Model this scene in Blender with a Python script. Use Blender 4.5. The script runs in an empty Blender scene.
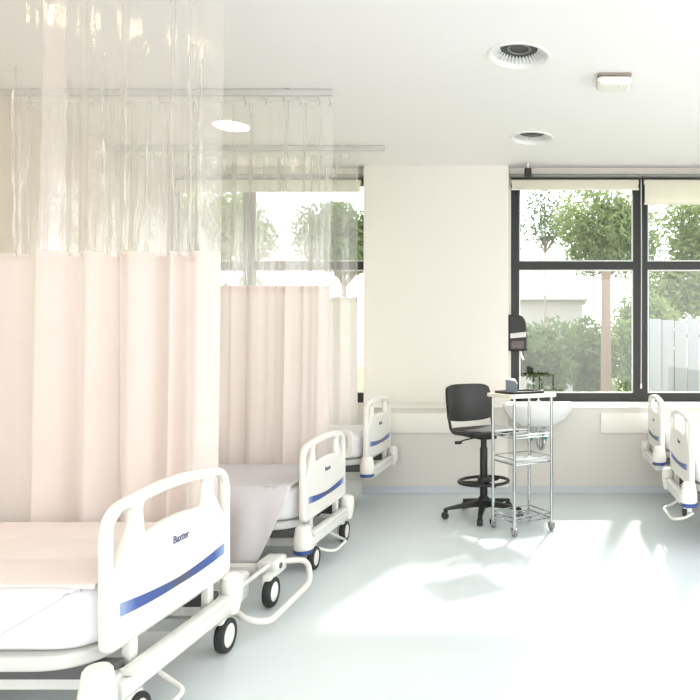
import bpy, bmesh, math, random
from mathutils import Vector, Matrix
random.seed(7)
SC = bpy.context.scene
COL = SC.collection
F, VX, VY, H = 680.0, 555.0, 350.0, 1.35
CEIL = 3.25
def P(x, y, Y):                       # picture position at a known depth -> world point
    return Vector(((x-VX)*Y/F, Y, H-(y-VY)*Y/F))
# ------------------------------------------------------------------ materials
def mat(name, col, rough=.5, metal=0., spec=.5, noise=0., nscale=20., bump=0., bscale=60., trans=0., emis=None, es=0., coat=0.):
    m = bpy.data.materials.new(name); m.use_nodes = True
    nt = m.node_tree; b = nt.nodes['Principled BSDF']
    c = (col[0], col[1], col[2], 1)
    b.inputs['Base Color'].default_value = c
    b.inputs['Roughness'].default_value = rough
    b.inputs['Metallic'].default_value = metal
    b.inputs['Specular IOR Level'].default_value = spec
    b.inputs['Coat Weight'].default_value = coat
    if emis:
        b.inputs['Emission Color'].default_value = (*emis, 1); b.inputs['Emission Strength'].default_value = es
    tc = nt.nodes.new('ShaderNodeTexCoord')
    if noise:
        n = nt.nodes.new('ShaderNodeTexNoise'); n.inputs['Scale'].default_value = nscale; n.inputs['Detail'].default_value = 4
        nt.links.new(tc.outputs['Object'], n.inputs['Vector'])
        mx = nt.nodes.new('ShaderNodeMixRGB'); mx.inputs[1].default_value = c
        mx.inputs[2].default_value = tuple(max(0, v*(1-noise)) for v in col)+(1,)
        nt.links.new(n.outputs['Fac'], mx.inputs[0]); nt.links.new(mx.outputs[0], b.inputs['Base Color'])
    if bump:
        n2 = nt.nodes.new('ShaderNodeTexNoise'); n2.inputs['Scale'].default_value = bscale; n2.inputs['Detail'].default_value = 3
        nt.links.new(tc.outputs['Object'], n2.inputs['Vector'])
        bp = nt.nodes.new('ShaderNodeBump'); bp.inputs['Strength'].default_value = bump; bp.inputs['Distance'].default_value = .01
        nt.links.new(n2.outputs['Fac'], bp.inputs['Height']); nt.links.new(bp.outputs['Normal'], b.inputs['Normal'])
    if trans:
        out = nt.nodes['Material Output']
        t = nt.nodes.new('ShaderNodeBsdfTranslucent'); t.inputs['Color'].default_value = c
        mxs = nt.nodes.new('ShaderNodeMixShader'); mxs.inputs[0].default_value = trans
        nt.links.new(b.outputs[0], mxs.inputs[1]); nt.links.new(t.outputs[0], mxs.inputs[2])
        nt.links.new(mxs.outputs[0], out.inputs['Surface'])
    return m
def glass_mat(name, refl=.045, tint=(.97,.98,.97)):
    m = bpy.data.materials.new(name); m.use_nodes = True
    nt = m.node_tree; nt.nodes.remove(nt.nodes['Principled BSDF']); out = nt.nodes['Material Output']
    t = nt.nodes.new('ShaderNodeBsdfTransparent'); t.inputs[0].default_value = (*tint, 1)
    g = nt.nodes.new('ShaderNodeBsdfGlossy'); g.inputs['Roughness'].default_value = .02
    mx = nt.nodes.new('ShaderNodeMixShader'); mx.inputs[0].default_value = refl
    nt.links.new(t.outputs[0], mx.inputs[1]); nt.links.new(g.outputs[0], mx.inputs[2]); nt.links.new(mx.outputs[0], out.inputs['Surface'])
    return m
def vinyl_mat(name, haze, gloss, col):
    m = bpy.data.materials.new(name); m.use_nodes = True
    nt = m.node_tree; N = nt.nodes; L = nt.links; N.remove(N['Principled BSDF']); out = N['Material Output']
    tc = N.new('ShaderNodeTexCoord'); mp = N.new('ShaderNodeMapping'); mp.inputs['Scale'].default_value = (14, 14, 2.2)
    n = N.new('ShaderNodeTexNoise'); n.inputs['Scale'].default_value = 1.; n.inputs['Detail'].default_value = 5
    n.inputs['Distortion'].default_value = .5
    L.new(tc.outputs['Object'], mp.inputs[0]); L.new(mp.outputs[0], n.inputs['Vector'])
    bp = N.new('ShaderNodeBump'); bp.inputs['Strength'].default_value = .8; bp.inputs['Distance'].default_value = .03
    L.new(n.outputs['Fac'], bp.inputs['Height'])
    t = N.new('ShaderNodeBsdfTransparent'); t.inputs[0].default_value = (.975, .97, .965, 1)
    d = N.new('ShaderNodeBsdfDiffuse'); d.inputs[0].default_value = (*col, 1)
    tr = N.new('ShaderNodeBsdfTranslucent'); tr.inputs[0].default_value = (*col, 1)
    g = N.new('ShaderNodeBsdfGlossy'); g.inputs['Roughness'].default_value = .07
    L.new(bp.outputs[0], g.inputs['Normal'])
    a = N.new('ShaderNodeMixShader'); a.inputs[0].default_value = .5; L.new(d.outputs[0], a.inputs[1]); L.new(tr.outputs[0], a.inputs[2])
    b = N.new('ShaderNodeMixShader'); b.inputs[0].default_value = haze; L.new(t.outputs[0], b.inputs[1]); L.new(a.outputs[0], b.inputs[2])
    c = N.new('ShaderNodeMixShader'); c.inputs[0].default_value = gloss; L.new(b.outputs[0], c.inputs[1]); L.new(g.outputs[0], c.inputs[2])
    lw = N.new('ShaderNodeLayerWeight'); lw.inputs['Blend'].default_value = .5
    pw = N.new('ShaderNodeMath'); pw.operation = 'POWER'; pw.inputs[1].default_value = 2.2; L.new(lw.outputs['Facing'], pw.inputs[0])
    for sh_, base, amt in ((b, haze, .45), (c, gloss, .35)):
        ma = N.new('ShaderNodeMath'); ma.operation = 'MULTIPLY_ADD'; ma.use_clamp = True
        ma.inputs[1].default_value = amt; ma.inputs[2].default_value = base
        L.new(pw.outputs[0], ma.inputs[0]); L.new(ma.outputs[0], sh_.inputs[0])
    L.new(c.outputs[0], out.inputs['Surface'])
    return m
def stripe_mat():
    m = mat('stripe_print', (.03, .1, .45), .35)
    nt = m.node_tree; N = nt.nodes; L = nt.links; b = N['Principled BSDF']
    tc = N.new('ShaderNodeTexCoord'); sx = N.new('ShaderNodeSeparateXYZ'); L.new(tc.outputs['Generated'], sx.inputs[0])
    r = N.new('ShaderNodeValToRGB'); e = r.color_ramp.elements
    e[0].position = 0; e[0].color = (.30, .40, .64, 1); e[1].position = 1; e[1].color = (.30, .40, .64, 1)
    for p, c in ((.12, (.028, .075, .32, 1)), (.38, (.025, .06, .24, 1)), (.52, (.06, .065, .10, 1)), (.66, (.025, .06, .24, 1)), (.88, (.035, .085, .33, 1))):
        q = e.new(p); q.color = c
    L.new(sx.outputs['Y'], r.inputs[0]); L.new(r.outputs[0], b.inputs['Base Color'])
    return m
M = dict(
    wall=mat('wall_paint', (.73, .70, .64), .8, noise=.04, nscale=3, bump=.05, bscale=200),
    wallwarm=mat('side_wall_paint', (.66, .58, .47), .8, noise=.03, nscale=3, bump=.05, bscale=200),
    pillar=mat('pillar_paint', (.80, .775, .72), .8, noise=.03, nscale=3, bump=.05, bscale=200),
    ceil=mat('ceiling_paint', (.88, .868, .855), .9, noise=.02, nscale=2),
    guard=mat('guard_board', (.88, .86, .78), .5),
    floor=mat('vinyl_floor', (.735, .785, .80), .32, noise=.06, nscale=2.5, bump=.02, bscale=8),
    cove=mat('cove_vinyl', (.57, .61, .64), .6),
    frame=mat('dark_frame', (.008, .009, .0095), .4),
    glass=glass_mat('window_glass'),
    blind=mat('blind_cloth', (.83, .81, .70), .8, trans=.35),
    blindbar=mat('blind_bar', (.75, .73, .64), .5),
    alu=mat('aluminium', (.55, .55, .53), .35, .8),
    railgrey=mat('blind_head_rail', (.22, .22, .21), .5),
    rail=mat('rail_paint', (.56, .555, .53), .45),
    hook=mat('hook_plastic', (.5, .5, .48), .5),
    clear1=vinyl_mat('clear_vinyl', .25, .10, (.92, .87, .84)),
    clear2=vinyl_mat('clear_vinyl_far', .26, .08, (.92, .93, .90)),
    pink=mat('pink_curtain', (.90, .81, .77), .85, noise=.03, nscale=8, bump=.15, bscale=300, trans=.45),
    pink2=mat('pink_curtain_far', (.91, .83, .795), .85, noise=.03, nscale=8, bump=.15, bscale=300, trans=.45),
    white_cloth=mat('white_curtain', (.92, .88, .84), .85, bump=.15, bscale=300, trans=.45),
    bedplastic=mat('bed_plastic', (.79, .77, .715), .38, noise=.02),
    bedmetal=mat('bed_metal', (.76, .76, .72), .35, noise=.03),
    beddark=mat('bed_dark_metal', (.10, .10, .10), .5),
    deck=mat('bed_deck', (.62, .62, .59), .5),
    mattress=mat('mattress_sheet', (.86, .85, .87), .85, noise=.03, nscale=6, bump=.5, bscale=7),
    sheet=mat('white_sheet', (.93, .905, .925), .85, noise=.02, nscale=6, bump=.4, bscale=9, trans=.3),
    topsheet=mat('sheet_pink_bounce', (.87, .765, .73), .9, noise=.03, nscale=10, bump=.25, bscale=12),  # curtain bounce painted into the sheet colour
    blue=mat('blue_cap', (.03, .07, .24), .45),
    rubber=mat('black_rubber', (.02, .02, .02), .6),
    letter=mat('lettering_ink', (.08, .09, .2), .5),
    stripe=stripe_mat(),
    chrome=mat('chrome', (.50, .51, .52), .14, 1.),
    blackplastic=mat('black_plastic', (.010, .010, .0105), .45, noise=.2, nscale=30),
    vinylseat=mat('black_vinyl', (.013, .013, .013), .42, bump=.1, bscale=250),
    cream=mat('cream_laminate', (.80, .76, .64), .45),
    ceramic=mat('ceramic', (.88, .88, .87), .12, coat=.5),
    teal=mat('teal_valve', (.02, .30, .25), .4),
    greybox=mat('grey_plastic', (.16, .18, .21), .5),
    silver=mat('silver_band', (.55, .53, .52), .4, .3),
    smoky=mat('smoky_plastic', (.06, .035, .03), .2),
    ventwhite=mat('vent_white', (.84, .84, .82), .5),
    ventdark=mat('vent_recess', (.10, .10, .10), .8),
    detector=mat('detector_plastic', (.84, .81, .75), .5),
    detdark=mat('detector_slot', (.30, .26, .22), .6),
    lamp=mat('lamp_glow', (1, .95, .85), .5, emis=(1, .78, .47), es=9),
    leafA=mat('leaf_mid', (.145, .21, .065), .6, noise=.5, nscale=1.2, trans=.35),
    leafB=mat('leaf_pale', (.22, .285, .085), .6, noise=.4, nscale=1.2, trans=.35),
    leafC=mat('leaf_dark', (.10, .15, .07), .6, noise=.5, nscale=1.5, trans=.3),
    bark=mat('bark', (.34, .27, .22), .9, noise=.4, nscale=9),
    barkpink=mat('pale_bark', (.24, .165, .12), .9, noise=.3, nscale=9),
    leafD=mat('leaf_bush', (.105, .165, .03), .6, noise=.5, nscale=1.5, trans=.3),
    grass=mat('grass', (.16, .22, .08), .9, noise=.4, nscale=4),
    render_=mat('white_render', (.36, .325, .31), .9),
    reflection=mat('curtain_reflection', (.27, .265, .275), .7, noise=.06, nscale=3),  # tone of a pane reflection, carried by solid boards
    roof=mat('roof_pale', (.45, .43, .42), .8),
)
# ------------------------------------------------------------------ object helpers
def tag(o, label=None, cat=None, group=None, kind=None):
    if label: o['label'] = label
    if cat: o['category'] = cat
    if group: o['group'] = group
    if kind: o['kind'] = kind
    return o
def thing(name, loc, label, cat, group=None, rz=0):
    o = bpy.data.objects.new(name, None); COL.objects.link(o)
    o.location = loc; o.rotation_euler = (0, 0, rz); o.empty_display_size = .1
    return tag(o, label, cat, group)
def link(name, me, m, parent=None, smooth=True):
    o = bpy.data.objects.new(name, me); COL.objects.link(o)
    me.materials.clear(); me.materials.append(m)
    if smooth:
        me.polygons.foreach_set('use_smooth', [True]*len(me.polygons))
        try: me.set_sharp_from_angle(angle=math.radians(38))
        except Exception: pass
    if parent: o.parent = parent
    return o
class MB:
    """collects shapes in one mesh"""
    def __init__(s): s.bm = bmesh.new()
    def box(s, x0, x1, y0, y1, z0, z1, bev=0., seg=2, rot=None):
        bm = bmesh.new(); bmesh.ops.create_cube(bm, size=1)
        bmesh.ops.scale(bm, vec=(x1-x0, y1-y0, z1-z0), verts=bm.verts)
        if bev: bmesh.ops.bevel(bm, geom=bm.edges[:], offset=bev, segments=seg, affect='EDGES', profile=.5)
        if rot: bmesh.ops.transform(bm, matrix=rot, verts=bm.verts)
        bmesh.ops.translate(bm, vec=((x0+x1)/2, (y0+y1)/2, (z0+z1)/2), verts=bm.verts)
        return s._add(bm)
    def _add(s, bm):
        me = bpy.data.meshes.new('tmp'); bm.to_mesh(me); bm.free(); s.bm.from_mesh(me); bpy.data.meshes.remove(me); return s
    def cyl(s, a, b, r, r2=None, n=20, bev=0.):
        a = Vector(a); b = Vector(b); d = b-a
        bm = bmesh.new(); bmesh.ops.create_cone(bm, cap_ends=True, segments=n, radius1=r, radius2=r if r2 is None else r2, depth=d.length)
        if bev:
            es = [e for e in bm.edges if len(e.link_faces) == 2 and any(len(f.verts) > 4 for f in e.link_faces)]
            bmesh.ops.bevel(bm, geom=es, offset=bev, segments=3, affect='EDGES', profile=.5)
        mt = Matrix.Translation((a+b)/2) @ d.to_track_quat('Z', 'Y').to_matrix().to_4x4()
        bmesh.ops.transform(bm, matrix=mt, verts=bm.verts); return s._add(bm)
    def tube(s, pts, r, n=10, closed=False):
        pts = [Vector(p) for p in pts]; k = len(pts); rings = []
        up = None
        for i, p in enumerate(pts):
            if closed: d = pts[(i+1) % k]-pts[i-1]
            else: d = pts[min(i+1, k-1)]-pts[max(i-1, 0)]
            d.normalize()
            if up is None: up = d.orthogonal().normalized()
            up = (up-d*up.dot(d)).normalized(); w = d.cross(up)
            rings.append([s.bm.verts.new(p+(up*math.cos(2*math.pi*j/n)+w*math.sin(2*math.pi*j/n))*r) for j in range(n)])
        for i in range(k if closed else k-1):
            A = rings[i]; B = rings[(i+1) % k]
            for j in range(n): s.bm.faces.new((A[j], A[(j+1) % n], B[(j+1) % n], B[j]))
        if not closed:
            s.bm.faces.new(rings[0][::-1]); s.bm.faces.new(rings[-1])
        return s
    def lathe(s, prof, c=(0, 0, 0), n=40, sx=1., sy=1., axis='Z'):
        rings = []
        for r, z in prof:
            ring = []
            for j in range(n):
                a = 2*math.pi*j/n; v = Vector((r*math.cos(a)*sx, r*math.sin(a)*sy, z))
                if axis == 'Y': v = Vector((v.x, v.z, v.y))
                if axis == 'X': v = Vector((v.z, v.x, v.y))
                ring.append(s.bm.verts.new(v+Vector(c)))
            rings.append(ring)
        for A, B in zip(rings, rings[1:]):
            for j in range(n): s.bm.faces.new((A[j], A[(j+1) % n], B[(j+1) % n], B[j]))
        if prof[0] == prof[-1]: return s
        if prof[0][0] > 1e-6: s.bm.faces.new(rings[0][::-1])
        if prof[-1][0] > 1e-6: s.bm.faces.new(rings[-1])
        return s
    def grid(s, fn, nu, nv):
        V = [[s.bm.verts.new(fn(i/nu, j/nv)) for j in range(nv+1)] for i in range(nu+1)]
        for i in range(nu):
            for j in range(nv): s.bm.faces.new((V[i][j], V[i+1][j], V[i+1][j+1], V[i][j+1]))
        return s
    def build(s, name, m, parent=None, smooth=True, merge=False):
        bmesh.ops.remove_doubles(s.bm, verts=s.bm.verts, dist=1e-5)
        bmesh.ops.recalc_face_normals(s.bm, faces=s.bm.faces)
        me = bpy.data.meshes.new(name); s.bm.to_mesh(me); s.bm.free()
        return link(name, me, m, parent, smooth)
def smoothpath(pts, rad=.04, n=6, closed=False):
    """round the corners of a polyline"""
    pts = [Vector(p) for p in pts]; out = []; k = len(pts)
    for i, p in enumerate(pts):
        if not closed and i in (0, k-1): out.append(p); continue
        a = pts[i-1]; b = pts[(i+1) % k]
        da = (a-p); db = (b-p); r = min(rad, da.length*.49, db.length*.49)
        q0 = p+da.normalized()*r; q1 = p+db.normalized()*r
        for j in range(n+1):
            t = j/n; out.append(q0*(1-t)**2+p*2*t*(1-t)+q1*t*t)
    return out
def plate(outlines, thick, bev, mtx):
    """filled 2D outline (first outer, rest holes) with rounded rim -> mesh; outline plane is XY of mtx"""
    cu = bpy.data.curves.new('plate', 'CURVE'); cu.dimensions = '2D'; cu.fill_mode = 'BOTH'
    cu.extrude = max(0.0005, thick/2-bev); cu.bevel_depth = bev; cu.bevel_resolution = 3; cu.offset = -bev
    for ol in outlines:
        sp = cu.splines.new('POLY'); sp.points.add(len(ol)-1); sp.use_cyclic_u = True
        for q, p in zip(sp.points, ol): q.co = (p[0], p[1], 0, 1)
    o = bpy.data.objects.new('plate', cu); COL.objects.link(o)
    dg = bpy.context.evaluated_depsgraph_get(); dg.update()
    me = bpy.data.meshes.new_from_object(o.evaluated_get(dg)); bpy.data.objects.remove(o); bpy.data.curves.remove(cu)
    me.transform(mtx); return me
def round2(pts, rads, n=8):
    out = []; k = len(pts)
    for i, p in enumerate(pts):
        p = Vector((*p, 0)); a = Vector((*pts[i-1], 0)); b = Vector((*pts[(i+1) % k], 0)); r = rads[i] if isinstance(rads, (list, tuple)) else rads
        da = a-p; db = b-p; r = min(r, da.length*.49, db.length*.49)
        q0 = p+da.normalized()*r; q1 = p+db.normalized()*r
        for j in range(n+1):
            t = j/n; v = q0*(1-t)**2+p*2*t*(1-t)+q1*t*t; out.append((v.x, v.y))
    return out
YZ = Matrix(((0, 0, 1, 0), (1, 0, 0, 0), (0, 1, 0, 0), (0, 0, 0, 1)))     # outline (y,z) -> plane facing +X
XZ = Matrix(((1, 0, 0, 0), (0, 0, -1, 0), (0, 1, 0, 0), (0, 0, 0, 1)))    # outline (x,z) -> plane facing -Y
def text_mesh(txt, size, mtx, ext=.0008):
    cu = bpy.data.curves.new('t', 'FONT'); cu.body = txt; cu.size = size; cu.extrude = ext; cu.align_x = 'CENTER'; cu.offset = .0005
    o = bpy.data.objects.new('t', cu); COL.objects.link(o)
    dg = bpy.context.evaluated_depsgraph_get(); dg.update()
    me = bpy.data.meshes.new_from_object(o.evaluated_get(dg)); bpy.data.objects.remove(o); bpy.data.curves.remove(cu)
    me.transform(mtx); return me
def structure(name, mb, m, label=None, smooth=False):
    o = mb.build(name, m, None, smooth); o['kind'] = 'structure'
    if label: o['label'] = label
    return o
# ------------------------------------------------------------------ the room
YW, YP, YL, XL, XR, YB = 7.10, 7.00, 6.40, -4.10, 3.05, -4.0
LEDGE = .80
WX0, WX1, WZ0, WZ1 = -.46, 2.25, .80, 3.145           # right-hand window
LX0, LX1 = -4.02, -1.885                                # left-hand window
structure('floor', MB().box(XL-.15, XR+.15, YB, YW+.12, -.08, 0), M['floor'])
DIFF = [(P(519, 56, F*1.9/294), .205), (P(532, 138, F*1.9/212), .198)]
holes = [[(c.x+math.cos(2*math.pi*k/64)*r_*.885, c.y-math.sin(2*math.pi*k/64)*r_*.885) for k in range(64)] for c, r_ in DIFF]
ceil_o = link('ceiling', plate([[(XL-.15, YB), (XR+.15, YB), (XR+.15, YW+.25), (XL-.15, YW+.25)]]+holes, .12, 0, Matrix.Translation((0, 0, CEIL+.06))), M['ceil'], None, False)
ceil_o['kind'] = 'structure'
structure('ceiling_slab', MB().box(XL-.15, XR+.15, YB, YW+.25, CEIL+.122, CEIL+.2), M['ceil'])
structure('wall_left', MB().box(XL-.15, XL, YB, YW+.2, 0, CEIL), M['wallwarm'])
# far wall with its two openings
w = MB()
w.box(XL-.1, LX0, YW, YW+.2, 0, CEIL); w.box(LX0, LX1, YW, YW+.2, 0, WZ0); w.box(LX0, LX1, YW, YW+.2, WZ1, CEIL)
w.box(LX1, WX0, YW, YW+.2, 0, CEIL); w.box(WX0, WX1, YW, YW+.2, 0, WZ0); w.box(WX0, WX1, YW, YW+.2, WZ1, CEIL)
w.box(WX1, XR, YW, YW+.2, 0, CEIL)
structure('wall_far', w, M['wall'])
structure('wall_pillar', MB().box(-1.97, -.478, YP, YW, LEDGE, CEIL), M['pillar'])
structure('wall_ledge', MB().box(-1.812, XR, YL, YW, 0, LEDGE), M['wall'])
structure('wall_right', MB().box(XR, XR+.15, YB, YW+.2, 0, .9).box(XR, XR+.15, 5.2, YW+.2, .9, CEIL), M['wall'])
def cove(x0, x1, y):
    mb = MB(); prof = [(0, .072), (-.006, .072), (-.008, .03), (-.014, .014), (-.03, .004), (-.05, .0008), (0, .0008)]
    for a, b in zip(prof, prof[1:]):
        mb.grid(lambda u, v: Vector((x0+(x1-x0)*u, y+(a[0] if v == 0 else b[0]), a[1] if v == 0 else b[1])), 1, 1)
    return mb
structure('baseboard_ledge', cove(-1.812, XR, YL), M['cove'])
structure('baseboard_far', cove(XL, -1.83, YW), M['cove'])
structure('painted_sun_strip', MB().box(-.585, -.44, YL-.012, YL, .06, LEDGE, .003), M['guard'])  # cream strip stands in for sunlight on the ledge corner
structure('trim_ledge_cap', MB().box(-1.82, XR, YL-.012, YW-.001, LEDGE, LEDGE+.012, .004), M['pillar'])
def window(name, x0, x1, mull, label, mullw=.075):
    y0, y1 = YW+.0, YW+.075; t = .085
    root = MB()
    root.box(x0, x0+t, y0, y1, WZ0, WZ1); root.box(x1-t, x1, y0, y1, WZ0, WZ1)
    root.box(x0, x1, y0, y1, WZ0, WZ0+.10); root.box(x0, x1, y0, y1, WZ1-.07, WZ1)
    root.box(x0, x1, y0-.004, y1, 2.19, 2.275)
    for m_ in mull: root.box(m_-mullw, m_+mullw, y0-.006, y1, WZ0, WZ1)
    # lighter inner beads
    fr = structure(name, root, M['frame'], label)
    xs = [x0+t]+sum([[m_-mullw, m_+mullw] for m_ in mull], [])+[x1-t]
    for i in range(0, len(xs), 2):
        for za, zb in ((WZ0+.10, 2.19), (2.275, WZ1-.07)):
            MB().box(xs[i], xs[i+1], y0+.035, y0+.041, za, zb).build('pane', M['glass'], fr, False)
            bd = MB(); e = .014
            bd.box(xs[i], xs[i]+e, y0+.02, y0+.034, za, zb); bd.box(xs[i+1]-e, xs[i+1], y0+.02, y0+.034, za, zb)
            bd.box(xs[i]+e, xs[i+1]-e, y0+.02, y0+.034, za, za+e); bd.box(xs[i]+e, xs[i+1]-e, y0+.02, y0+.034, zb-e, zb)
            bd.build('glazing_bead', M['alu'], fr, False)
    return fr
window('window_1', WX0, WX1, [.892], 'large black framed window of upper and lower panes beside the pillar')
window('window_2', LX0, LX1, [-3.2], 'black framed window behind the hanging curtains', .055)
# ------------------------------------------------------------------ roller blinds
def blind(x0, x1, zb, label):
    t = thing('roller_blind', (0, YW-.06, 0), label, 'blind', 'roller blinds on the far wall')
    MB().box(x0, x1, -.05, .05, WZ1-.012, WZ1+.016, .006).build('head_rail', M['railgrey'], t)
    MB().cyl((x0+.02, .0, WZ1-.058), (x1-.02, .0, WZ1-.058), .027, n=16).build('roller', M['blindbar'], t)
    MB().box(x0+.025, x1-.025, -.029, -.026, zb, WZ1-.05).build('cloth', M['blind'], t, False)
    MB().box(x0+.02, x1-.02, -.036, -.019, zb-.022, zb, .004).build('bottom_bar', M['blindbar'], t)
    return t
blind(WX0-.01, .885, 3.02, 'cream roller blind rolled up over the left pane beside the pillar')
blind(.90, WX1, 2.87, 'cream roller blind hanging slightly lower over the right pane')
blind(LX0, -1.985, 3.0, 'pale roller blind above the window behind the curtains')
t = thing('blind_cord', (.884, YW-.12, 0), 'thin pale blind cord hanging in front of the dark window mullion', 'cord')
MB().tube([(0, 0, 3.1), (.004, 0, 2.4), (.002, 0, 1.6), (0, 0, 1.0)], .005, 8).build('cord', M['rail'], t)
MB().lathe([(.001, 0), (.009, .01), (.009, .05), (.003, .06)], (0, 0, .95), 12).build('cord_weight', M['blindbar'], t)
# ------------------------------------------------------------------ ceiling fittings
def diffuser(x, y, d, label):
    t = thing('air_diffuser', (x, y, CEIL), label, 'vent', 'round ceiling air diffusers')
    R = d/2
    MB().lathe([(R, -.0005), (R, -.006), (R*.985, -.010), (R*.90, -.009), (R*.87, -.003), (R*.78, .052), (R*.78, .057), (R*.88, .004), (R*.88, -.0005), (R, -.0005)], n=64).build('outer_ring', M['ventwhite'], t)
    MB().lathe([(0, .055), (R*.78, .055), (R*.78, .059), (0, .059)], n=48).build('recess', M['ventdark'], t)
    fn_ = MB(); m_ = 36
    for k in range(m_):
        a = 2*math.pi*k/m_
        fn_.cyl((math.cos(a)*R*.60, math.sin(a)*R*.60, .049), (math.cos(a)*R*.82, math.sin(a)*R*.82, .018), .0055, n=6)
    fn_.build('fins', M['ventwhite'], t)
    MB().lathe([(R*.30, .046), (R*.34, .038), (R*.38, .046), (R*.30, .046)], n=40).build('louvre_ring', M['railgrey'], t)
q = P(519, 56, F*1.9/294); diffuser(q.x, q.y, .41, 'larger round white air diffuser on the ceiling, nearest the camera')
q = P(532, 138, F*1.9/212); diffuser(q.x, q.y, .396, 'farther round white air diffuser on the ceiling towards the window')
t = thing('smoke_detector', (.41, 4.74, CEIL), 'small cream box-like detector on the white ceiling', 'detector')
MB().box(-.116, .116, -.09, .09, -.018, 0, .008, 3).build('mounting_plate', M['detdark'], t)
MB().box(-.122, .122, -.095, .095, -.075, -.0185, .034, 6).build('housing', M['detector'], t)
MB().lathe([(0, -.078), (.007, -.078), (.009, -.0745), (.009, -.073)], (.03, -.04, 0), 16).build('indicator', M['hook'], t)
q = P(528, 172, 6.9)
t = thing('security_camera', (q.x, q.y, CEIL), 'tiny black camera hung from the ceiling above the window corner', 'camera')
MB().cyl((0, 0, -.06), (0, 0, 0), .008, n=12).build('stem', M['detector'], t)
MB().box(-.036, .036, -.05, .04, -.15, -.06, .012, 3).build('body', M['blackplastic'], t)
MB().cyl((0, -.062, -.108), (0, -.049, -.108), .02, n=20).build('lens', M['smoky'], t)
def downlight(x, y, label):
    t = thing('ceiling_light', (x, y, CEIL), label, 'light', 'round ceiling lights')
    MB().lathe([(.165, -.001), (.165, -.010), (.155, -.016), (.138, -.012), (.138, -.001), (.165, -.001)], n=40).build('rim', M['ventwhite'], t)
    MB().lathe([(0, -.011), (.136, -.011), (.136, -.002), (0, -.002)], n=40).build('diffuser_lens', M['lamp'], t)
downlight(-2.73, 5.74, 'glowing round ceiling light seen through the clear tops of the curtains')
downlight(-2.55, 2.55, 'glowing round ceiling light over the nearest bed')
# ------------------------------------------------------------------ curtains and rails
def rail(x0, x1, y, label):
    t = thing('curtain_rail', (0, y, CEIL), label, 'curtain rail', 'ceiling curtain rails')
    MB().box(x0, x1, -.018, .018, -.046, -.002, .004).build('track', M['rail'], t)
    MB().box(x1, x1+.012, -.021, .021, -.049, -.0015, .003).build('end_cap', M['rail'], t)
    for k in range(4):
        xx = x0+(x1-x0)*(k+.5)/4; MB().box(xx-.02, xx+.02, -.03, .03, -.004, -.0002, .001).build('bracket', M['rail'], t)
R2X = (331-VX)*4.96/F; R3X = (383-VX)*6.33/F
rail(XL+.01, -1.42, 3.26, 'grey ceiling rail of the nearest curtain, behind the first bed')
rail(XL+.01, R2X, 4.96, 'grey ceiling curtain rail behind the second bed')
rail(XL+.01, R3X, 6.33, 'grey ceiling curtain rail farthest from the camera, ending before the pillar')
def curtain(name, label, y, x0, x1, prof, zseam, ztop, zbot, mclear, mfab, hooks, taper=0., xb=0., ridges=(), ntop=300, kf=(1., .5)):
    t = thing(name, (0, y, 0), label, 'curtain', 'bed bay curtains')
    n = 260
    def fab(u, v):
        px, py = prof(u); z = zseam+(zbot-zseam)*v
        k = kf[0]+kf[1]*v
        x = x0+(x1-x0)*px + (xb*v*u)
        return Vector((x, py*k, z))
    def top(u, v):
        px, py = prof(u); z = ztop+(zseam-ztop)*v
        k = .35+.2*v
        x = x0+(x1-x0)*px+taper*(1-v)*u; y_ = py*k+.002*math.sin(u*120+2*v)*math.sin(v*5)
        for j, (rx, ra, va, vb) in enumerate(ridges):
            wob = .003*math.sin(v*9+j*2.1)+.0012*math.sin(v*41+j)
            e = (x-rx-wob-(1-v)*.02*math.sin(j*1.7))/.006
            if abs(e) < 3.5:
                env = min(1, max(0, (v-va)/.12))*min(1, max(0, (vb-v)/.05))
                y_ -= 1.5*ra*env*math.exp(-e*e)*(.85+.15*math.sin(v*29+j*3))
        return Vector((x, y_, z))
    MB().grid(top, ntop, 60).build('clear_top', mclear, t)
    MB().grid(fab, n, 24).build('fabric', mfab, t)
    def seam(u, v):
        p = fab(u, 0); return Vector((p.x, p.y-.004+.008*(1 if v > .5 else 0), p.z+.016-.028*abs(2*v-1) if False else p.z+(.022 if v in (0., 1.) else -.03)))
    def band(u, v):
        p = fab(u, .0); return Vector((p.x, p.y-.003, p.z+.02-.05*v))
    MB().grid(band, n, 2).build('seam_band', mfab, t)
    for u in hooks:
        p = top(u, 0.)
        MB().tube([(p.x, p.y, p.z-.03), (p.x+.008, p.y, p.z-.01), (p.x+.006, p.y, p.z+.012), (p.x, 0, p.z+.03), (p.x, 0, CEIL-.052)], .0045, 8).build('hook', M['hook'], t)
    return t
XA = -3.95
def prof1(u):
    # left panel, then an overlapping fold, then broad pleats
    pts = [(0, .0), (.10, .05), (.20, -.03), (.30, .05), (.40, -.02), (.50, .05), (.57, .035), (.635, .055), (.672, .06), (.640, -.045), (.652, -.055), (.680, -.02), (.705, .03), (.735, -.03), (.775, .03), (.785, .045), (.82, -.03), (.86, -.01), (.885, .045), (.905, -.03), (.925, .035), (.96, -.04), (1., .0)]
    k = len(pts)-1; f = min(u*k, k-1e-6); i = int(f); s = f-i
    p0 = pts[max(i-1, 0)]; p1 = pts[i]; p2 = pts[i+1]; p3 = pts[min(i+2, k)]
    def cr(a, b, c, d): return .5*(2*b+(c-a)*s+(2*a-5*b+4*c-d)*s*s+(3*b-a-3*c+d)*s**3)
    return cr(p0[0], p1[0], p2[0], p3[0]), cr(p0[1], p1[1], p2[1], p3[1])
X1 = (221-VX)*3.26/F; X1b = (214-VX)*3.26/F
hk1 = [i/14 for i in range(15)]
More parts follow.
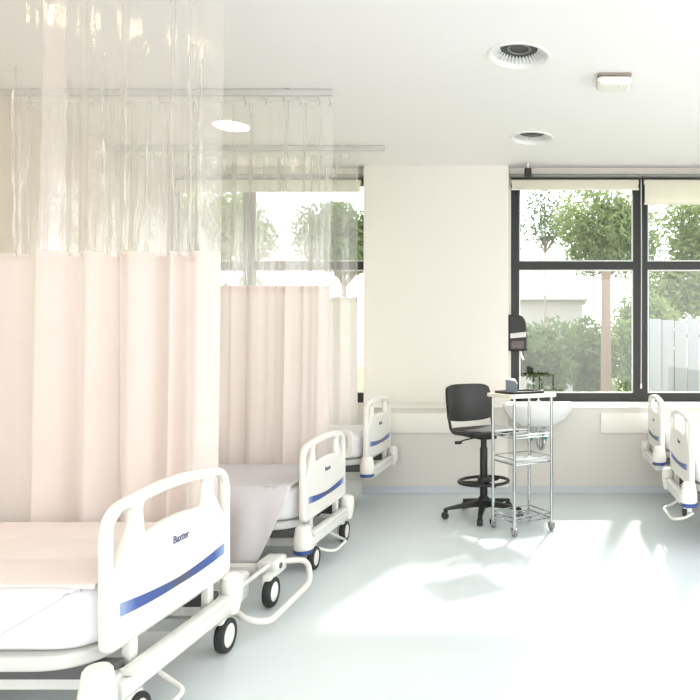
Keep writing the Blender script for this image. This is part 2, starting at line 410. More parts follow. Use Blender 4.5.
curtain('bed_curtain', 'nearest curtain, clear plastic above pale pink fabric, behind the first bed', 3.26, XA, X1, prof1, 1.80, CEIL-.09, .28, M['clear1'], M['pink'], hk1, taper=.02, xb=-.02, ntop=1000,
        ridges=[((x_-VX)*3.26/F, a_, va_, 1.0) for x_, a_, va_ in ((14, .022, .32), (40, .010, .2), (70, .024, .34), (108, .020, .25), (128, .020, .36), (150, .018, .42), (178, .022, .36), (194, .026, .25), (202, .016, .3))])
def pleats(ws, seed):
    r = random.Random(seed); ph = [r.uniform(0, 6.28) for _ in range(3)]
    def f(u):
        y = .030*math.sin(ws*u*6.283+ph[0])+.018*math.sin(ws*1.7*u*6.283+ph[1])+.008*math.sin(ws*3.3*u*6.283+ph[2])
        return u+.006*math.sin(ws*2*u*6.283+ph[2])*(1-u)*u*4, y
    return f
hx = [240, 263, 280, 295, 315, 325, 330]
X2 = (329-VX)*4.96/F
curtain('bed_curtain', 'middle curtain, clear plastic above pink fabric, behind the second bed', 4.96, XA, X2, pleats(11, 3), 1.80, CEIL-.09, .25, M['clear2'], M['pink2'],
        [((x-VX)*4.96/F-XA)/(X2-XA) for x in hx if x < 330]+[.05, .15, .25, .35, .45, .55], taper=.03, xb=-.02, ntop=700, kf=(.6, .3),
        ridges=[((x_-VX)*4.96/F, a_, va_, 1.0) for x_, a_, va_ in ((247, .02, .4), (283, .022, .35), (303, .02, .45), (318, .02, .4), (326, .02, .3))])
X3 = (358-VX)*6.33/F
curtain('bed_curtain', 'farthest curtain, clear plastic above off-white fabric, beside the pillar', 6.33, XA, X3, pleats(9, 11), 1.825, CEIL-.09, .25, M['clear2'], M['white_cloth'],
        [((x-VX)*6.33/F-XA)/(X3-XA) for x in (348, 340)]+[.1, .25, .4, .55, .7, .8], taper=.0)
# ------------------------------------------------------------------ hospital beds
def board_outline(w, z0, z1):
    h = w/2; pts = []
    pts += [(-h+.015, z0+.0), (h-.015, z0)]
    top = [(h, z1-.03)]
    o = round2([(-h, z0), (h, z0), (h, z1-.035), (h*.5, z1-.004), (0, z1+.008), (-h*.5, z1-.004), (-h, z1-.035)], [.05, .05, .11, .2, .2, .2, .11], 10)
    return o
def open_center(w, z1):
    h = w/2
    return round2([(-h+.215, z1-.165), (0, z1-.145), (h-.215, z1-.165), (h-.20, z1-.05), (0, z1-.036), (-h+.20, z1-.05)], [.02, .1, .02, .03, .2, .03], 8)
def open_side(w, z1, s):
    h = w/2
    p = [(s*(h-.040), z1-.26), (s*(h-.038), z1-.095), (s*(h-.085), z1-.058), (s*(h-.150), z1-.055), (s*(h-.148), z1-.12)]
    if s > 0: p = p[::-1]
    return round2(p, [.02]*5, 6)
def bed(loc, rz, label, scale=(1, 1, 1), lift=0., siderail=False, width=.86, inset=.45, mat_top=.55, near=-1, ly=(-.2, .10), bl=.04, loop=True, rollers=False):
    t = thing('hospital_bed', loc, label, 'bed', 'hospital beds', rz); t.scale = scale
    L = 2.15; z0, z1 = .325+lift, .85+lift; W = width
    fb = link('footboard', plate([board_outline(W, z0, z1), open_center(W, z1), open_side(W, z1, 1), open_side(W, z1, -1)], .042, .016, Matrix.Translation((-.021, 0, 0)) @ YZ), M['bedplastic'], t)
    h = W/2
    def st(u, v):
        y = -h*.86+u*W*.85; s = (2*u-1)
        zc = z0+.115+.022*s*s; th = .015+.008*abs(s)
        return Vector((.0016, y, zc+(v-.5)*2*th))
    MB().grid(st, 40, 2).build('accent_stripe', M['stripe'], fb, False)['label'] = 'curved blue stripe on the footboard'
    lm = text_mesh('Baxter', .042, Matrix.Translation((.0012, .01, z0+.27)) @ YZ); link('lettering', lm, M['letter'], fb, False)
    # lower cross member with a groove
    MB().box(-.03, .035, -h+.02, h-.02, z0-.155, z0-.095, .008).build('foot_crossbar', M['bedmetal'], t)
    MB().box(.0, .045, -h+.06, h-.10, z0-.09, z0-.062, .006).build('foot_step_rail', M['bedplastic'], t)
    for s in (-1, 1): MB().box(-.045, -.012, s*.27-.025, s*.27+.025, z0-.12, z0+.05, .006).build('footboard_post', M['bedmetal'], t)
    for s in (-1, 1):
        yy = s*(h+.075) if s == near else s*(h-.04)
        q = lift+bl
        if s == near:
            b = MB().lathe([(0, .145+q), (.050, .145+q), (.056, .155+q), (.055, .21+q), (.047, .26+q), (.043, .282+q), (.034, .293+q), (0, .295+q)], (.015, yy, 0), 28).build('corner_bumper', M['bedplastic'], t)
            MB().lathe([(0, .115+q), (.046, .117+q), (.054, .124+q), (.054, .1445+q), (0, .1445+q)], (.015, yy, 0), 28).build('bumper_cap', M['blue'], b)['label'] = 'dark blue bumper cap'
        else:
            MB().lathe([(0, .16+lift), (.030, .16+lift), (.036, .18+lift), (.046, .23+lift), (.050, .29+lift), (.044, .325+lift), (.026, .34+lift), (0, .344+lift)], (.02, yy, 0), 28).build('corner_bumper', M['bedplastic'], t)
        y_a, y_b = sorted((yy, s*(h-.10)))
        MB().box(-.04, .008, y_a, y_b, .205+lift, .25+lift, .006).build('bumper_bracket', M['bedmetal'], t)
    # guard loop in front of the foot end
    zl = .085+lift
    if loop: MB().tube(smoothpath([(-.03, ly[0]-.03, zl+.06), (.03, ly[0]-.03, zl+.02), (.11, ly[0], zl), (.11, ly[1]-.04, zl), (.03, ly[1], zl+.02), (-.03, ly[1], zl+.06)] if near < 0 else [(-.03, .42, zl+.06), (.03, .42, zl+.02), (.10, .36, zl), (.11, -.02, zl), (.03, -.08, zl+.02), (-.03, -.08, zl+.06)], .05), .010, 12).build('guard_loop', M['bedplastic'], t)
    # deck and mattress with rounded foot corners
    def slab(w_, x0, x1, za, zb, bev, r):
        o = round2([(x0, -w_/2), (x1, -w_/2), (x1, w_/2), (x0, w_/2)], [.04, r, r, .04], 10)
        return plate([o], zb-za, bev, Matrix.Translation((0, 0, (za+zb)/2)))
    link('deck', slab(W+.04, -L+.03, -.055, .285+lift, .335+lift, .012, .20), M['deck'], t)
    link('mattress', slab(W-.005, -L+.06, -.06, .337+lift, mat_top+lift, .045, .16), M['mattress'], t)
    link('headboard', plate([board_outline(W, z0, z1+.1), open_center(W, z1+.1)], .04, .015, Matrix.Translation((-L, 0, 0)) @ YZ), M['bedplastic'], t)
    # under-frame
    for s in (-1, 1):
        MB().box(-L+.05, -.02, s*.33-.025, s*.33+.025, .215+lift, .275+lift, .008).build('deck_beam', M['beddark'], t)
    xs = -.02 if lift == 0 else -inset
    zb = .17
    for s in (-1, 1):
        MB().box(-L+.25, xs+.02, s*.25-.022, s*.25+.022, zb-.03, zb+.025, .006).build('base_beam', M['bedmetal'], t)
    MB().box(-L+.23, -L+.29, -.34, .34, zb-.03, zb+.025, .006).build('base_crossbar', M['beddark'], t)
    MB().box(xs-.05, xs+.0, -.30, .30, zb-.035, zb+.02, .006).build('base_crossbar', M['beddark'], t)
    MB().box(-1.35, -.75, -.2, .2, .10, .19, .02).build('motor_box', M['beddark'], t)
    for xx in (-.62, -1.6):
        for s in (-1, 1):
            MB().tube([(xx, s*.2, zb), (xx+.28, s*.2, .24+lift)], .02, 10).build('lift_arm', M['beddark'], t)
    def caster(x, y):
        c = MB().box(x-.022, x+.022, y-.045, y+.045, .085, .155, .012, 3).box(x-.032, x-.022, y-.03, y+.03, .06, .15, .004).build('caster', M['bedplastic'], t)
        MB().lathe([(.052, -.02), (.071, -.019), (.075, -.012), (.075, .012), (.071, .019), (.052, .02), (.052, -.02)], (x+.012, y, .075), 32, axis='X').build('tyre', M['rubber'], c)
        MB().lathe([(0, -.018), (.053, -.017), (.053, .017), (.03, .022), (0, .022)], (x+.012, y, .075), 28, axis='X').build('wheel', M['bedplastic'], c)
    xc = .0 if lift == 0 else xs
    caster(xc, -.31); caster(xc, .35); caster(-L+.26, -.33); caster(-L+.26, .33)
    if rollers:
        for yy in (near*.3,):
            c = MB().box(-.04, -.005, yy-.02, yy+.02, z0-.2, z0-.145, .005).build('roller', M['bedmetal'], t)
            MB().lathe([(.0, -.012), (.034, -.012), (.038, -.006), (.038, .006), (.034, .012), (0, .012)], (.01, yy, z0-.195), 24, axis='X').build('roller_wheel', M['rubber'], c)
    if siderail:
        for s in (-1,):
            yy = s*(h+.045)
            o = round2([(-.62, .36+lift), (-.10, .36+lift), (-.10, .60+lift), (-.62, .60+lift)], .06, 8); i = round2([(-.57, .43+lift), (-.57, .565+lift), (-.15, .565+lift), (-.15, .43+lift)], .04, 8)
            link('side_rail', plate([o, i], .028, .010, Matrix.Translation((0, yy, 0)) @ XZ), M['bedplastic'], t)
            for xx in (-.5, -.2): MB().box(xx-.02, xx+.02, yy, yy+.055, .295+lift, .42+lift, .005).build('side_rail_arm', M['bedmetal'], t)
    return t
bed((-1.485, 2.69, 0), 0, 'nearest bed on the left, sheet with painted pink bounce and blue striped footboard in the foreground', ly=(-.34, -.12))
bed((-1.5, 4.48, 0), 0, 'second bed on the left, white sheet hanging off its near side', (1, .93, .94))
bed((-1.5, 5.84, 0), 0, 'farthest bed on the left, raised high in front of the pillar', (1, .92, .93), lift=.17, siderail=True, loop=False, bl=.085)
bed((.895, 4.92, 0), math.pi, 'nearer bed on the right, cut off by the picture edge', (1, .88, .93), lift=.135, inset=.6, near=1, rollers=True, bl=.09)
bed((.855, 5.90, 0), math.pi, 'farther bed on the right, raised below the right window pane', (1, .84, .87), lift=.25, inset=.6, near=1, loop=False, bl=.12)
# ------------------------------------------------------------------ bedding
def drape(name, label, cat, m, bx, by, x0, x1, yn, yf, ztop, znear, zfar, flare=.03, r=.05, slant=0., seed=1):
    """cloth over a mattress: hangs down to znear(x) on the near side and zfar on the far side"""
    rr = random.Random(seed); ph = [rr.uniform(0, 6.28) for _ in range(6)]
    t = thing(name, (bx, by, 0), label, cat)
    def fn(u, v):
        x = x0+(x1-x0)*u; xe = x
        zn = znear(u); ln = max(.01, ztop-zn); lf = max(.01, ztop-zfar); wt = yf-yn
        d = v*(ln+wt+lf)
        wob = .008*math.sin(x*9+ph[0])*math.sin(v*11+ph[1])
        if d < ln:
            k = (ln-d); x -= slant*k*max(0, (u-.6)/.4); fl = min(1, k/.2)
            y = yn-flare*min(1, k/.12)*.4-.022*fl*(math.sin(x*17+ph[2])*.6+math.sin(x*31+ph[3]+k*4)*.4+.6); z = ztop-k
            # roll over the edge
            if k < r: y = yn+(r-k)*.25*(1-k/r); z = ztop-.5*k*(k/r)
        elif d < ln+wt:
            k = d-ln; y = yn+k; z = ztop+abs(wob)*.8
        else:
            k = d-ln-wt; y = yf+.012*min(1, k/.1); z = ztop-k
        return Vector((x, y, z))
    o = MB().grid(fn, 70, 70).build('cloth', m, t)
    sm = o.modifiers.new('thick', 'SOLIDIFY'); sm.thickness = .006; sm.offset = 1
    return t
b1 = drape('topsheet', 'smooth sheet on the nearest bed, coloured pink for curtain bounce', 'topsheet', M['topsheet'], -1.485, 2.69, -2.05, -.056, -.412, .412, .560, lambda u: .535, .45, .012, .03, seed=2)  # white sheet; pink light from the curtains is put into its colour
b1s = drape('bed_sheet', 'white sheet hanging in folds at the near side of the foreground bed', 'bed sheet', M['sheet'], -1.485, 2.69, -2.0, -.11, -.437, -.41, .548, lambda u: .352, .54, .012, .02, slant=1.7, seed=5)
b2 = drape('bed_sheet', 'white sheet draped over the second bed and hanging low towards the first', 'bed sheet', M['sheet'], -1.5, 4.48, -1.9, -.085, -.41, .39, .527,
      lambda u: .085+.01*math.sin(u*9)+max(0, (u-.90)/.10)**1.1*.40, .42, .06, .05, seed=9)
# ------------------------------------------------------------------ low wheeled base between the first two beds
t = thing('equipment_base', (-1.5, 3.62, 0), 'low white wheeled base with a tubular guard loop between the two nearest left beds', 'trolley base')
MB().box(-.12, -.01, .06, .22, .115, .205, .018, 3).build('end_box', M['bedmetal'], t)
MB().cyl((-.01, .12, .165), (-.005, .12, .165), .016, n=20).build('socket', M['beddark'], t)
MB().box(-.55, -.12, .09, .16, .12, .17, .01).build('chassis_beam', M['bedmetal'], t)
MB().box(-.22, -.09, -.28, -.09, .17, .21, .012).build('chassis_crossbar', M['bedmetal'], t)
MB().tube([(-.13, -.30, .12), (-.05, .08, .185)], .013, 10).build('tie_rod', M['bedmetal'], t)
MB().box(-.2, -.10, -.16, -.05, .06, .19, .01).build('wheel_guard', M['bedmetal'], t)
MB().tube(smoothpath([(-.02, .18, .17), (.09, .25, .16), (.155, .13, .075), (.155, -.42, .07), (.06, -.45, .09), (-.09, -.36, .14)], .09, 8), .016, 12).build('guard_loop', M['bedplastic'], t)
for x, y in ((-.005, -.04), (-.5, .125)):
    c = MB().box(x-.025, x+.025, y-.04, y+.04, .10, .172, .012, 3).build('caster', M['bedplastic'], t)
    MB().lathe([(.05, -.02), (.073, -.019), (.078, -.012), (.078, .012), (.073, .019), (.05, .02), (.05, -.02)], (x+.01, y, .078), 32, axis='X').build('tyre', M['rubber'], c)
    MB().lathe([(0, -.018), (.051, -.017), (.051, .018), (.03, .023), (0, .023)], (x+.01, y, .078), 28, axis='X').build('wheel', M['ventwhite'], c)
# ------------------------------------------------------------------ drafting chair
t = thing('drafting_chair', (-.58, 5.53, 0), 'tall black drafting chair with a footring beside the chrome trolley', 'chair', rz=math.radians(38))
# local: chair faces -Y
seat = round2([(-.235, -.22), (.235, -.22), (.22, .19), (-.22, .19)], [.1, .1, .09, .09], 8)
link('seat', plate([seat], .036, .016, Matrix.Translation((0, 0, .698))), M['vinylseat'], t)
sh = round2([(-.215, -.20), (.215, -.20), (.2, .17), (-.2, .17)], .08, 8)
link('seat_shell', plate([sh], .014, .006, Matrix.Translation((0, 0, .674))), M['blackplastic'], t)
def back(u, v):
    x = (u-.5)*2; z = v
    hw = .215-.02*v**6-.01*(1-v)
    a = x*hw
    # rounded corners by pulling rows in
    zz = .765+.30*v-.02*(abs(x)**6)*(v if v > .5 else 0)*1.2+.02*(abs(x)**5)*(1-v if v < .5 else 0)-.012*(1-x*x)*(1-v)
    y = .235-.05*x*x+.045*(v-.3)**2+.03*v
    return Vector((a, y, zz))
o = MB().grid(back, 28, 20).build('backrest', M['vinylseat'], t)
sm = o.modifiers.new('thick', 'SOLIDIFY'); sm.thickness = .028; sm.offset = 1
bv = o.modifiers.new('bev', 'BEVEL'); bv.width = .009; bv.segments = 3; bv.angle_limit = math.radians(50)
for s in (-1, 1):
    MB().tube(smoothpath([(s*.203, .20, .87), (s*.206, .205, .79), (s*.200, .17, .672), (s*.15, .05, .668), (s*.05, .0, .655)], .05, 6), .0115, 10).build('back_bracket', M['blackplastic'], t)
MB().box(-.07, .07, -.09, .09, .630, .667, .008).build('tilt_mechanism', M['blackplastic'], t)
MB().tube(smoothpath([(-.06, .0, .645), (-.17, .02, .630), (-.22, .02, .615)], .03), .006, 8).box(-.25, -.2, .0, .04, .602, .624, .006).build('lever', M['blackplastic'], t)
MB().cyl((0, 0, .50), (0, 0, .632), .024, n=24).build('gas_piston', M['blackplastic'], t)
MB().cyl((0, 0, .10), (0, 0, .56), .031, n=24, bev=.004).build('column', M['blackplastic'], t)
fr = MB().tube([(math.cos(a)*.20, math.sin(a)*.20, .285) for a in [2*math.pi*k/48 for k in range(48)]], .013, 10, closed=True).build('foot_ring', M['blackplastic'], t)
for k in range(3):
    a = k*2.094+.4
    MB().box(-.085, .085, -.018, .018, .262, .285, .004, rot=Matrix.Rotation(a, 4, 'Z')).build('tmp', M['blackplastic'], fr)
    bpy.data.objects[-1] if False else None
for o_ in [c for c in fr.children]:
    o_.name = 'ring_spoke'
for i, o_ in enumerate(list(fr.children)):
    a = i*2.094+.4; o_.location = (math.cos(a)*.112, math.sin(a)*.112, 0)
MB().lathe([(.045, .24), (.05, .25), (.05, .31), (.045, .32)], n=24).build('ring_collar', M['blackplastic'], t)
MB().lathe([(0, .075), (.05, .075), (.055, .09), (.048, .14), (.036, .16), (0, .16)], n=24).build('hub', M['blackplastic'], t)
rz0 = math.radians(38)
dirs = [math.atan2(-.36, .005)+k*2*math.pi/5 for k in range(5)]
for a in dirs:
    a -= rz0
    d = Vector((math.cos(a), math.sin(a), 0)); n_ = Vector((-d.y, d.x, 0))
    lg = MB()
    def legf(u, v, d=d, n_=n_):
        L_ = .03+.28*u; w_ = .028-.010*u; zt = .138-.050*u; zb_ = .085-.012*u
        q = [(-1, 0), (1, 0), (1, 1), (-1, 1), (-1, 0)][int(round(v*4))]
        return d*L_+n_*(q[0]*w_)+Vector((0, 0, zb_ if q[1] == 0 else zt))
    lg.grid(legf, 6, 4); lg.box(d.x*.31-.014, d.x*.31+.014, d.y*.31-.014, d.y*.31+.014, .05, .086, .004)
    lo = lg.build('leg', M['blackplastic'], t)
    c = d*.315+Vector((0, 0, .029))
    MB().cyl(c-n_*.022, c+n_*.022, .028, n=24, bev=.006).build('caster', M['rubber'], lo)
# ------------------------------------------------------------------ chrome trolley
A = Vector((-.482, 5.16, 0)); B = Vector((-.283, 4.92, 0)); C = Vector((-.215, 5.345, 0)); D = B+C-A
ctr = (A+D)/2; ax = (B-A); ay = (C-A); rot = math.atan2(ay.y, ay.x)
hx_, hy_ = ay.length/2, ax.length/2
t = thing('instrument_trolley', (ctr.x, ctr.y, 0), 'chrome wheeled trolley with a cream top in front of the washbasin', 'trolley', rz=rot)
for sx in (-1, 1):
    for sy in (-1, 1):
        p = MB().cyl((sx*hx_, sy*hy_, .085), (sx*hx_, sy*hy_, 1.0), .0115, n=16).build('post', M['chrome'], t)
        k = MB().cyl((sx*hx_, sy*hy_, .055), (sx*hx_, sy*hy_, .085), .014, n=14).box(sx*hx_-.02, sx*hx_-.014, sy*hy_-.022, sy*hy_+.022, .022, .062, .002).box(sx*hx_+.014, sx*hx_+.02, sy*hy_-.022, sy*hy_+.022, .022, .062, .002).box(sx*hx_-.02, sx*hx_+.02, sy*hy_-.02, sy*hy_+.02, .054, .062, .002).build('caster', M['chrome'], p)
        MB().cyl((sx*hx_-.012, sy*hy_, .031), (sx*hx_+.012, sy*hy_, .031), .030, n=24, bev=.005).build('caster_wheel', mat('grey_wheel', (.22, .22, .22), .5) if 'grey_wheel' not in bpy.data.materials else bpy.data.materials['grey_wheel'], k)
o = round2([(-hx_-.045, -hy_-.03), (hx_+.035, -hy_-.03), (hx_+.035, hy_+.03), (-hx_-.045, hy_+.03)], .03, 6)
link('top_board', plate([o], .026, .006, Matrix.Translation((0, 0, 1.012))), M['cream'], t)
def wire_shelf(z, rails, nw=9):
    sh = MB()
    for zz in rails: sh.tube(smoothpath([(-hx_, -hy_, zz), (hx_, -hy_, zz), (hx_, hy_, zz), (-hx_, hy_, zz)], .02, 4, True), .0045, 8, True)
    for k in range(nw):
        x = -hx_+2*hx_*(k+.5)/nw; sh.cyl((x, -hy_, z), (x, hy_, z), .0028, n=8)
    for k in range(3):
        y = -hy_+2*hy_*(k+.5)/3; sh.cyl((-hx_, y, z-.003), (hx_, y, z-.003), .003, n=8)
    return sh
wire_shelf(.515, (.515, .555)).build('middle_shelf', M['chrome'], t)
wire_shelf(.095, (.095, .13)).build('bottom_shelf', M['chrome'], t)
MB().tube(smoothpath([(-hx_, -hy_, .728), (hx_, -hy_, .728), (hx_, hy_, .728), (-hx_, hy_, .728)], .02, 4, True), .006, 10, True).tube(smoothpath([(-hx_, -hy_, .708), (hx_, -hy_, .708), (hx_, hy_, .708), (-hx_, hy_, .708)], .02, 4, True), .004, 10, True).build('guard_rail', M['chrome'], t)
link('shelf_tray', plate([round2([(-hx_+.012, -hy_+.012), (hx_-.012, -hy_+.012), (hx_-.012, hy_-.012), (-hx_+.012, hy_-.012)], .02, 5)], .006, .002, Matrix.Translation((0, 0, .523))), mat('clear_tray', (.6, .62, .62), .15), t)
# things on the trolley
t2 = thing('tray', (ctr.x-.02, ctr.y, 1.0255), 'flat black tray lying on the cream trolley top', 'tray', rz=rot)
o = round2([(-.15, -.13), (.15, -.13), (.15, .13), (-.15, .13)], .03, 6); i_ = round2([(-.135, -.115), (-.135, .115), (.135, .115), (.135, -.115)], .025, 6)
link('tray_base', plate([o], .006, .002, Matrix.Translation((0, 0, .0035))), M['blackplastic'], t2)
link('tray_rim', plate([o, i_], .012, .003, Matrix.Translation((0, 0, .0125))), M['blackplastic'], t2)
q = P(512.5, 391, 5.2)
t2 = thing('file_holder', (-.335, 5.20, 1.0255), 'small dark grey upright holder at the back of the trolley top', 'holder')
o = [(-.042, .0), (.046, 0), (.046, .072), (.03, .098), (-.042, .112)]
link('holder_body', plate([round2(o, .008, 4)], .03, .004, XZ), M['greybox'], t2)
link('holder_rim', plate([round2([(-.044, .100), (.03, .085), (.047, .062), (.050, .066), (.032, .101), (-.044, .118)], .003, 3)], .036, .002, XZ), M['alu'], t2)
# ------------------------------------------------------------------ washbasin
s0 = P(538, 403, 6.15)
t = thing('washbasin', (s0.x, YL, 0), 'white wall hung washbasin under the window behind the trolley', 'sink')
zr = .868
def bowl(u, v):
    a = math.pi*(1+u) if False else math.pi*u*2
    # v 0..1 : rim inner bottom -> rim -> outer bottom
    prof = [(0., .06), (.10, .03), (.22, .015), (.29, -.0), (.315, .0), (.322, -.012), (.318, -.03), (.30, -.07), (.25, -.14), (.17, -.195), (.09, -.215), (.0, -.218)]
    prof[0] = (0., -.12); prof[1] = (.10, -.115); prof[2] = (.22, -.08); prof[3] = (.285, -.012)
    f = min(v*(len(prof)-1), len(prof)-1-1e-6); i = int(f); s = f-i
    r = prof[i][0]*(1-s)+prof[i+1][0]*s; z = prof[i][1]*(1-s)+prof[i+1][1]*s
    n = 2.6; ca, sa = math.cos(a), math.sin(a); k = (abs(ca)**n+abs(sa)**n)**(-1/n)
    return Vector((r*k*ca, -.235+r*k*sa*.72, zr+z))
MB().grid(bowl, 64, 33).build('bowl', M['ceramic'], t)
MB().box(-.31, .31, -.062, -.001, zr-.10, zr+.0, .014, 3).build('back_ledge', M['ceramic'], t)
f_ = MB().cyl((0, -.05, zr), (0, -.05, zr+.012), .022, n=20).tube(smoothpath([(0, -.05, zr), (0, -.05, zr+.075), (0, -.17, zr+.085), (0, -.175, zr+.06)], .03, 6), .009, 12).build('tap', M['chrome'], t)
MB().tube([(0, -.05, zr+.08), (.03, -.04, zr+.105)], .005, 8).build('tap_lever', M['chrome'], f_)
MB().cyl((0, -.2, zr-.30), (0, -.2, zr-.212), .02, n=18).tube(smoothpath([(0, -.2, zr-.29), (0, -.2, zr-.40), (.03, -.17, zr-.43), (.05, -.12, zr-.40), (.05, -.10, zr-.33), (.05, -.002, zr-.33)], .04, 6), .016, 12).build('trap_pipe', M['chrome'], t)
for xx in (-.075, .055):
    v_ = MB().tube(smoothpath([(xx, -.002, zr-.36), (xx, -.075, zr-.36), (xx, -.08, zr-.22)], .03, 5), .007, 10).build('supply_pipe', M['chrome'], t)
    MB().cyl((xx, -.085, zr-.36), (xx, -.085, zr-.295), .024, n=16, bev=.004).build('valve', M['teal'], v_)['label'] = 'teal valve'
# ------------------------------------------------------------------ soap dispenser on the window jamb
q0 = P(517, 333, 6.97)
t = thing('soap_dispenser', (q0.x, YW-.006, 0), 'black soap dispenser with a silver band on the left window jamb', 'dispenser')
zc = q0.z
o = round2([(-.093, zc-.185), (.092, zc-.185), (.092, zc+.11), (.05, zc+.19), (-.093, zc+.19)], [.012, .012, .06, .07, .012], 8)
link('housing', plate([o], .10, .014, Matrix.Translation((0, -.052, 0)) @ XZ), M['blackplastic'], t)
link('band', plate([[(-.07, zc-.055), (.0935, zc-.04), (.0935, zc+.012), (-.07, zc-.005)]], .012, .001, Matrix.Translation((0, -.102, 0)) @ XZ), M['silver'], t)
link('level_window', plate([round2([(-.06, zc-.16), (.07, zc-.16), (.07, zc-.075), (-.06, zc-.085)], .015, 5)], .006, .001, Matrix.Translation((0, -.103, 0)) @ XZ), M['smoky'], t)
MB().tube([(.03, -.06, zc-.18), (.045, -.07, zc-.23), (.065, -.075, zc-.275)], .013, 10).build('nozzle', M['ventwhite'], t)
# ------------------------------------------------------------------ wall guard boards
for x0, x1, lab in ((-1.80, -.60, 'cream guard board on the low wall behind the black chair'), (.43, XR-.02, 'cream guard board on the low wall behind the right-hand beds')):
    z_a = H-(433-VY)*YL/F; z_b = H-(413-VY)*YL/F
    o = MB().box(x0, x1, YL-.022, YL-.0005, z_a, z_b, .006).build('guard_board', M['guard'])
    tag(o, lab, 'wall guard', 'wall guard boards')
# ------------------------------------------------------------------ outdoors
structure('ground_outside', MB().box(-40, 40, YW+.2, 70, -.35, -.3), M['grass'])
def tree(name, label, cat, c, rad, nleaf, lm, trunk=True, sq=1., leaf=.1, trunk_r=.07, bm_=None, blobs=9, seed=0, group='trees outside the windows'):
    r = random.Random(seed); c = Vector(c)
    t = thing(name, (c.x, c.y, -.3), label, cat, group)
    cen = []
    for k in range(blobs):
        d = Vector((r.gauss(0, 1), r.gauss(0, 1)*.7, r.gauss(0, 1))).normalized()*rad*r.uniform(.25, .72)
        cen.append((Vector((d.x, d.y, d.z*sq)), rad*r.uniform(.28, .5)))
    if not trunk:
        for k in range(3): cen.append((Vector(((k-1)*rad*.45, 0, -(c.z+.3)+rad*.35)), rad*.5))
    vs = []; fs = []
    for k in range(nleaf):
        b_, br = r.choice(cen)
        d = Vector((r.gauss(0, 1), r.gauss(0, 1), r.gauss(0, 1))).normalized()*br*r.uniform(.5, 1.05)
        p = b_+Vector((d.x, d.y, d.z*sq*.9)); p.z += c.z+.3
        if p.z < .02: p.z = .02+abs(p.z)*.3
        a = Vector((r.uniform(-1, 1), r.uniform(-1, 1), r.uniform(-1, 1))).normalized(); b2_ = a.orthogonal().normalized()
        s = leaf*r.uniform(.6, 1.3); i = len(vs)
        vs += [p-a*s, p+b2_*s*.42, p+a*s, p-b2_*s*.42]; fs.append((i, i+1, i+2, i+3))
    me = bpy.data.meshes.new('foliage'); me.from_pydata(vs, [], fs); me.update(); link('foliage', me, lm, t, False)
    if trunk:
        tk = MB(); H_ = c.z+.3
        tk.cyl((0, 0, 0), (0, 0, H_), trunk_r, trunk_r*.55, n=10)
        for b_, br in cen: tk.cyl((0, 0, H_*.75), (b_.x, b_.y, b_.z+H_), trunk_r*.4, trunk_r*.12, n=6)
        tk.build('trunk', bm_ or M['bark'], t)
    return t
g = P(606, 236, 19.5); tree('tree', 'leafy mid green tree outside the left pane of the large window', 'tree', g, 1.75, 9000, M['leafB'], seed=21, leaf=.085, blobs=22, sq=.95)
g = P(545, 205, 23.5); tree('tree', 'wispy tree with bare branches against white sky in the left pane', 'tree', g, 1.7, 1200, M['leafC'], seed=2, leaf=.09, blobs=16, trunk_r=.05)
g = P(708, 262, 23.5); tree('tree', 'dense pale green tree outside the right pane of the large window', 'tree', g, 2.9, 14000, M['leafB'], seed=3, leaf=.12, blobs=20)
g = P(860, 250, 21.5); tree('tree', 'green tree at the right edge of the large window', 'tree', g, 1.8, 6000, M['leafA'], seed=4, leaf=.1)
g = P(536, 362, 12.6); tree('bush', 'rounded green bush low outside the left pane, by the dispenser', 'bush', g, .88, 9000, M['leafD'], trunk=False, seed=5, leaf=.065, sq=1.15, blobs=14, group='bushes outside the window')
g = P(592, 364, 14.4); tree('bush', 'darker green bush low outside the left pane, by the pale trunk', 'bush', g, .95, 9000, M['leafD'], trunk=False, seed=6, leaf=.065, sq=1.15, blobs=14, group='bushes outside the window')
g = P(646, 334, 16.4); tree('bush', 'tall green bush beside the dark window mullion', 'bush', g, 1.2, 10000, M['leafB'], trunk=False, seed=7, leaf=.08, sq=1.4, blobs=14, group='bushes outside the window')
g = P(200, 235, 14); tree('tree', 'pale green tree behind the nearest curtain top', 'tree', g, 1.6, 9000, M['leafB'], seed=8, leaf=.085, blobs=14)
g = P(344, 240, 14); tree('tree', 'darker green tree seen between the far curtain and pillar', 'tree', g, 1.15, 6500, M['leafA'], seed=9, leaf=.08, blobs=14)
g = P(275, 345, 12); tree('bush', 'green bush below the window behind the curtains', 'bush', g, 1.2, 6000, M['leafA'], trunk=False, seed=10, leaf=.08, group='bushes outside the window')
t = thing('post', ((606-VX)*11.6/F, 11.6, -.3), 'pale pinkish post standing in front of the bushes outside', 'post')
MB().cyl((0, 0, 0), (0, 0, 3.0), .095, .085, n=14).build('shaft', M['barkpink'], t)
t = thing('garden_building', (-.8, 27, -.3), 'low white building behind the bushes outside the left pane', 'building')
MB().box(-3.2, 1.9, 0, 3, 0, 3.63).build('wall', M['render_'], t, False)
MB().box(-3.4, 2.1, -.3, 3.2, 3.63, 3.78).build('roof', M['roof'], t, False)
t = thing('reflection_boards', (0, 10.8, -.3), 'pale upright boards outside the lower right pane, standing in for a curtain reflection', 'reflection')  # added boards imitate the room curtains mirrored in the pane
fz = P(660, 319, 10.8).z+.3
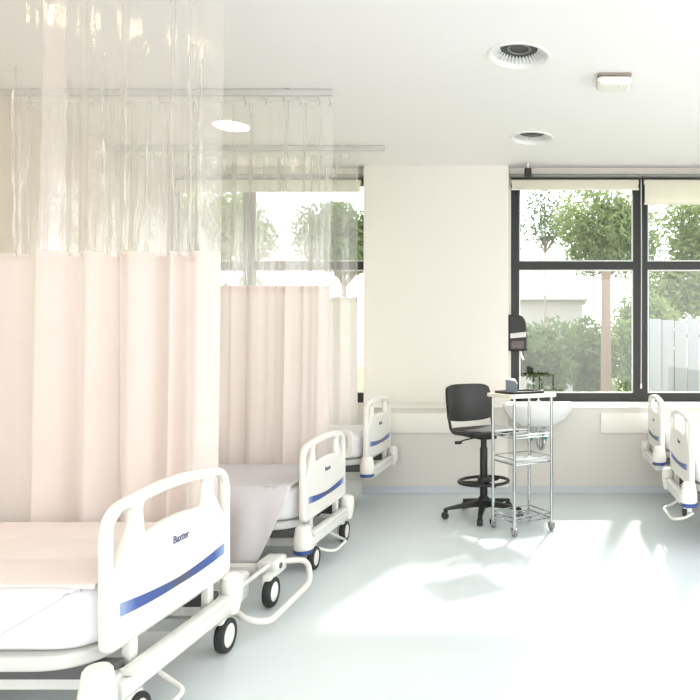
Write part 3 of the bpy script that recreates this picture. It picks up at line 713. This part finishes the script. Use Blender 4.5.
for k in range(14):
    x = 1.50+k*.20; MB().box(x, x+.188, -.02+.012*(k % 2), .01+.012*(k % 2), .03, fz-.02*(k % 3), .006).build('reflection_board', M['reflection'], t)
for z in (.4, fz-.3): MB().box(1.48, 4.3, .03, .07, z, z+.07).build('reflection_board_rail', M['reflection'], t, False)
for x in (1.5, 2.9, 4.2): MB().box(x-.04, x+.04, .07, .15, 0, fz-.05).build('reflection_board_post', M['reflection'], t, False)
# ------------------------------------------------------------------ light
W = bpy.data.worlds.new('World'); SC.world = W; W.use_nodes = True
nt = W.node_tree; bg = nt.nodes['Background']
tc = nt.nodes.new('ShaderNodeTexCoord'); sx = nt.nodes.new('ShaderNodeSeparateXYZ'); nt.links.new(tc.outputs['Generated'], sx.inputs[0])
r = nt.nodes.new('ShaderNodeValToRGB'); e = r.color_ramp.elements
e[0].position = .45; e[0].color = (.80, .80, .77, 1); e[1].position = .9; e[1].color = (.80, .90, 1.0, 1); k = e.new(.52); k.color = (1, .99, .96, 1)
ad = nt.nodes.new('ShaderNodeMath'); ad.operation = 'MULTIPLY_ADD'; ad.inputs[1].default_value = .5; ad.inputs[2].default_value = .5
nt.links.new(sx.outputs['Z'], ad.inputs[0]); nt.links.new(ad.outputs[0], r.inputs[0]); nt.links.new(r.outputs[0], bg.inputs['Color'])
bg.inputs['Strength'].default_value = 2.2
sl = bpy.data.lights.new('sun', 'SUN'); sl.energy = 3.1; sl.angle = .045; sl.color = (1, .95, .87)
so = bpy.data.objects.new('sun', sl); COL.objects.link(so)
d = Vector((-.80, -3.80, -3.03)); so.rotation_euler = d.to_track_quat('-Z', 'Y').to_euler(); so.location = (3, 20, 14)
# ------------------------------------------------------------------ camera
cam = bpy.data.cameras.new('camera'); co = bpy.data.objects.new('camera', cam); COL.objects.link(co)
co.location = (0, 0, H); co.rotation_euler = (math.pi/2, 0, 0)
cam.sensor_width = 36; cam.lens = F/700*36; cam.shift_x = (350-VX)/700; cam.shift_y = (VY-350)/700; cam.clip_start = .05
SC.camera = co
vs = SC.view_settings; vs.view_transform = 'Standard'; vs.look = 'None'; vs.gamma = 1; vs.use_curve_mapping = False; vs.exposure = .95
